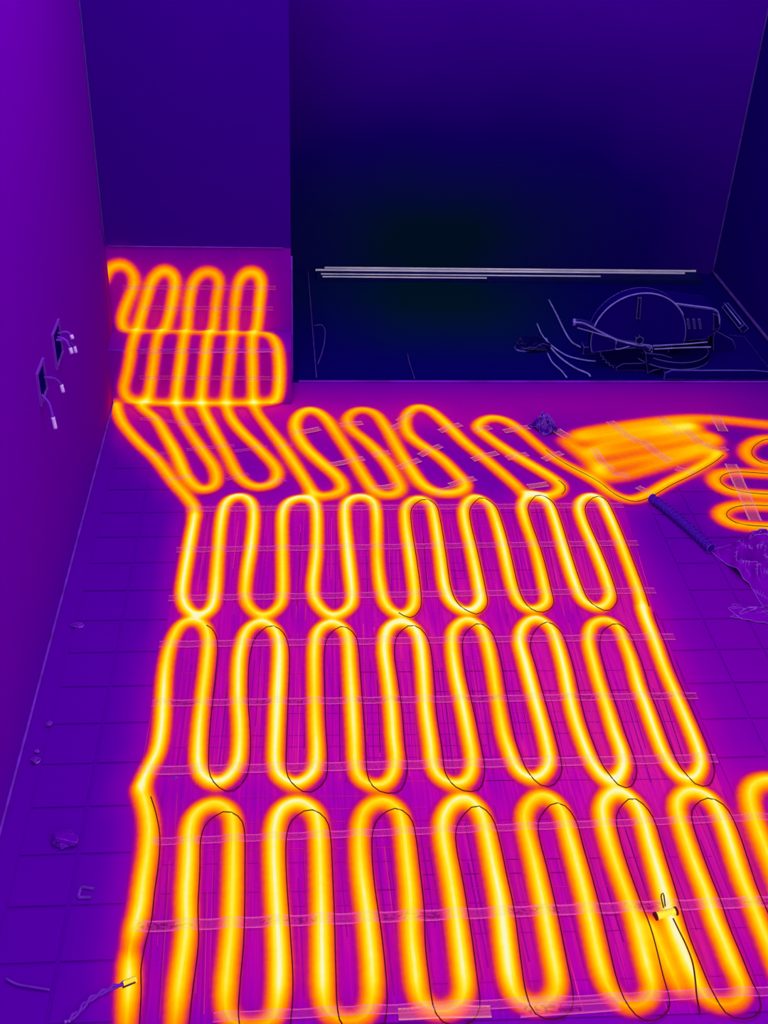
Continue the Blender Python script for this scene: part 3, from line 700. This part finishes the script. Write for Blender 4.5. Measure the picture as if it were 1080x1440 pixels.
bmesh.ops.translate(bm, vec=(S(945, 500)[0], 3.225, 0.045), verts=bm.verts[:]); parts.append(bm_obj('turntable', bm, M['tool_dark'], saw))
# two-piece fence across the table
fz = [S(872, 489, 3.27), S(995, 486, 3.27)]
sp_('fence', [(fz[0][0], 0.056), (fz[1][0], 0.056), (fz[1][0], 0.088), (fz[0][0]+0.04, 0.082), (fz[0][0], 0.07)], 3.268, 3.288)
sp_('fence', [S(1000, 500, 3.26), S(1028, 498, 3.26), S(1032, 484, 3.26), S(1028, 474, 3.26), S(1004, 461, 3.26), S(1000, 470, 3.26)], 3.24, 3.30)
# arm and motor body
sp_('motor_housing', [S(938, 428), S(948, 426), S(1000, 433), S(1010, 438), S(1013, 447), S(1011, 462), S(990, 476), S(945, 480), S(932, 470)], 3.19, 3.30, bevel=0.006)
mh = parts[-1]
sp_('motor_cap', [S(1001, 438), S(1011, 442), S(1011, 458), S(1001, 462)], 3.185, 3.24, 'tool_dark', 0.002, mh)
for i in range(4):
    sp_('vent_slot', [S(956+i*8, 446), S(959+i*8, 446), S(961+i*8, 460), S(958+i*8, 460)], 3.186, 3.192, 'tool_dark', 0.0, mh)
sp_('hinge_arm', [S(960, 476), S(990, 474), S(1000, 496), S(996, 510), S(960, 508)], 3.29, 3.33, 'tool_dark')
# blade guard: thick half disc, blade below it
cx, cz = S(893, 468); R = 0.150
pts = [(cx+R*math.cos(t), cz+R*math.sin(t)) for t in np.linspace(-0.15, math.pi+0.35, 40)]
pts += [(cx-0.03, cz-0.035), (cx+0.06, cz-0.03)]
sp_('blade_guard', pts, 3.16, 3.205, bevel=0.004); gd = parts[-1]
sp_('guard_rib', [S(897, 418, 3.155), S(902, 418, 3.155), S(900, 448, 3.155), S(894, 448, 3.155)], 3.152, 3.162, 'tool_dark', 0.001, gd)
bm = bmesh.new(); n = 48; pr = []
for i in range(n*2):
    rr = 0.128 if i % 2 else 0.121; t = math.pi*2*i/(n*2); pr.append((cx+rr*math.cos(t), cz+rr*math.sin(t)))
prism(bm, pr, 3.181, 3.184); parts.append(bm_obj('blade', bm, M['tool_dark'], saw))
bm = bmesh.new(); bmesh.ops.create_cone(bm, cap_ends=True, segments=6, radius1=0.014, radius2=0.014, depth=0.02, matrix=Matrix.Translation((cx, 3.155, cz)) @ Matrix.Rotation(math.pi/2, 4, 'X'))
parts.append(bm_obj('arbor_bolt', bm, M['tool_dark'], saw))
def s3(u, v, Y): p = atY(u, v, Y); return p
o = tubeo('handle', crom([s3(806, 453, 3.17), s3(822, 455, 3.17), s3(845, 467, 3.17), s3(868, 478, 3.17), s3(890, 482, 3.17), s3(914, 488, 3.17)], .01), np.linspace(0.011, 0.016, len(crom([s3(806, 453, 3.17), s3(822, 455, 3.17), s3(845, 467, 3.17), s3(868, 478, 3.17), s3(890, 482, 3.17), s3(914, 488, 3.17)], .01))), M['tool'], saw, 10)
parts.append(o)
for pth, rr in [([(806,453),(822,455),(845,467),(868,478),(890,483),(904,484),(914,489)], .0022), ([(812,461),(830,466),(850,472),(866,478),(866,491),(885,487)], .0018), ([(880,482),(900,486),(912,485),(918,492),(910,502)], .002), ([(918,486),(960,484),(995,481)], .002), ([(920,491),(960,489),(1000,488)], .0022)]:
    parts.append(tubeo('saw_edge_line', crom([s3(u, v, 3.15) for u, v in pth], .008), rr, M['cord'], saw))  # pale tubes added as outlines of the handle and table edges
o = sp_('lower_guard', [S(905, 492, 3.16), S(930, 495, 3.16), S(946, 500, 3.16), S(946, 508, 3.16), S(936, 514, 3.16), S(918, 516, 3.16), S(908, 522, 3.16)], 3.14, 3.165, 'tool_dark', 0.002)
# pale tubes added as painted edge highlights
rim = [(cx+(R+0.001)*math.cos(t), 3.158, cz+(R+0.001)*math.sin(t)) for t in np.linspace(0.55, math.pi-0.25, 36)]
parts.append(tubeo('guard_highlight', rim, 0.0022, M['cord'], saw))
parts.append(tubeo('housing_highlight', crom([s3(945, 426, 3.186), s3(975, 430, 3.186), s3(1002, 434, 3.186), s3(1010, 440, 3.186), s3(1012, 456, 3.186)], .008), 0.002, M['cord'], saw))
settle(saw, parts)

# cords beside the saw
def cordo(name, px, lab, z=0.008, r=0.0028, mat='cord'):
    o = tubeo(name, crom([fl(u, v, z) for u, v in px], .012), r, M[mat]); return tag(o, lab, 'cord')
e = empty('power_cord'); tag(e, 'power cord with a plug lying beside the mitre saw', 'cord')
tubeo('cord', crom([fl(772, 422, .006), fl(784, 445, .006), fl(792, 462, .006), fl(803, 480, .006), fl(814, 487, .01), fl(824, 492, .012)], .012), 0.003, M['cord'], e)
bm = bmesh.new(); q = fl(830, 496, 0.0); add_box(bm, q[0]-.03, q[0]+.03, q[1]-.02, q[1]+.02, 0.002, 0.03)
bm_obj('plug', bm, M['tool'], e, bevel=0.004)
bm = bmesh.new()
for dy in (-.01, .01):
    add_box(bm, q[0]+.03, q[0]+.05, q[1]+dy-.002, q[1]+dy+.002, 0.014, 0.018)
bm_obj('prong', bm, M['cord'], e)
cordo('air_hose', [(755,455),(763,472),(777,487),(797,500),(820,506),(838,508)], 'thin hose curving under the plug beside the mitre saw', .006, .0024)
cordo('extension_lead', [(768,476),(774,488),(788,503),(808,517),(826,525),(830,529)], 'dark lead curving down towards the metal threshold', .006, .003)
cordo('extension_lead', [(770,497),(777,510),(789,521),(797,531)], 'short dark lead ending at the metal threshold', .006, .0024)
cordo('loose_wire', [(573,497),(576,511),(580,523),(583,533)], 'thin straight wire on the bare alcove floor touching the threshold', .003, .0014, 'trim_dark')
cordo('wire_hook', [(442,458),(452,457),(457,465),(456,482),(453,495),(447,512)], 'hook-shaped wire on the alcove floor beside the pier', .003, .0022, 'trim_dark')
lump('rag', 747, 488, 0.045, 0.5, 13, M['tool_dark'], 'small dark rag heap on the alcove floor beside the cords', 'rag', sx=1.2)
# short offcut by the right wall
oc = empty('batten_offcut'); tag(oc, 'short batten offcut lying along the right wall of the alcove', 'batten')
A, B = fl(1022, 432, .012), fl(1046, 462, .012)
V, F = tube_geo([A, A*.5+B*.5, B], 0.018, 4); pyd('batten', V, F, M['tool'], oc)
tubeo('batten_edge', [A+np.array([-.014, 0, .016]), B+np.array([-.014, 0, .016])], 0.0022, M['cord'], oc)
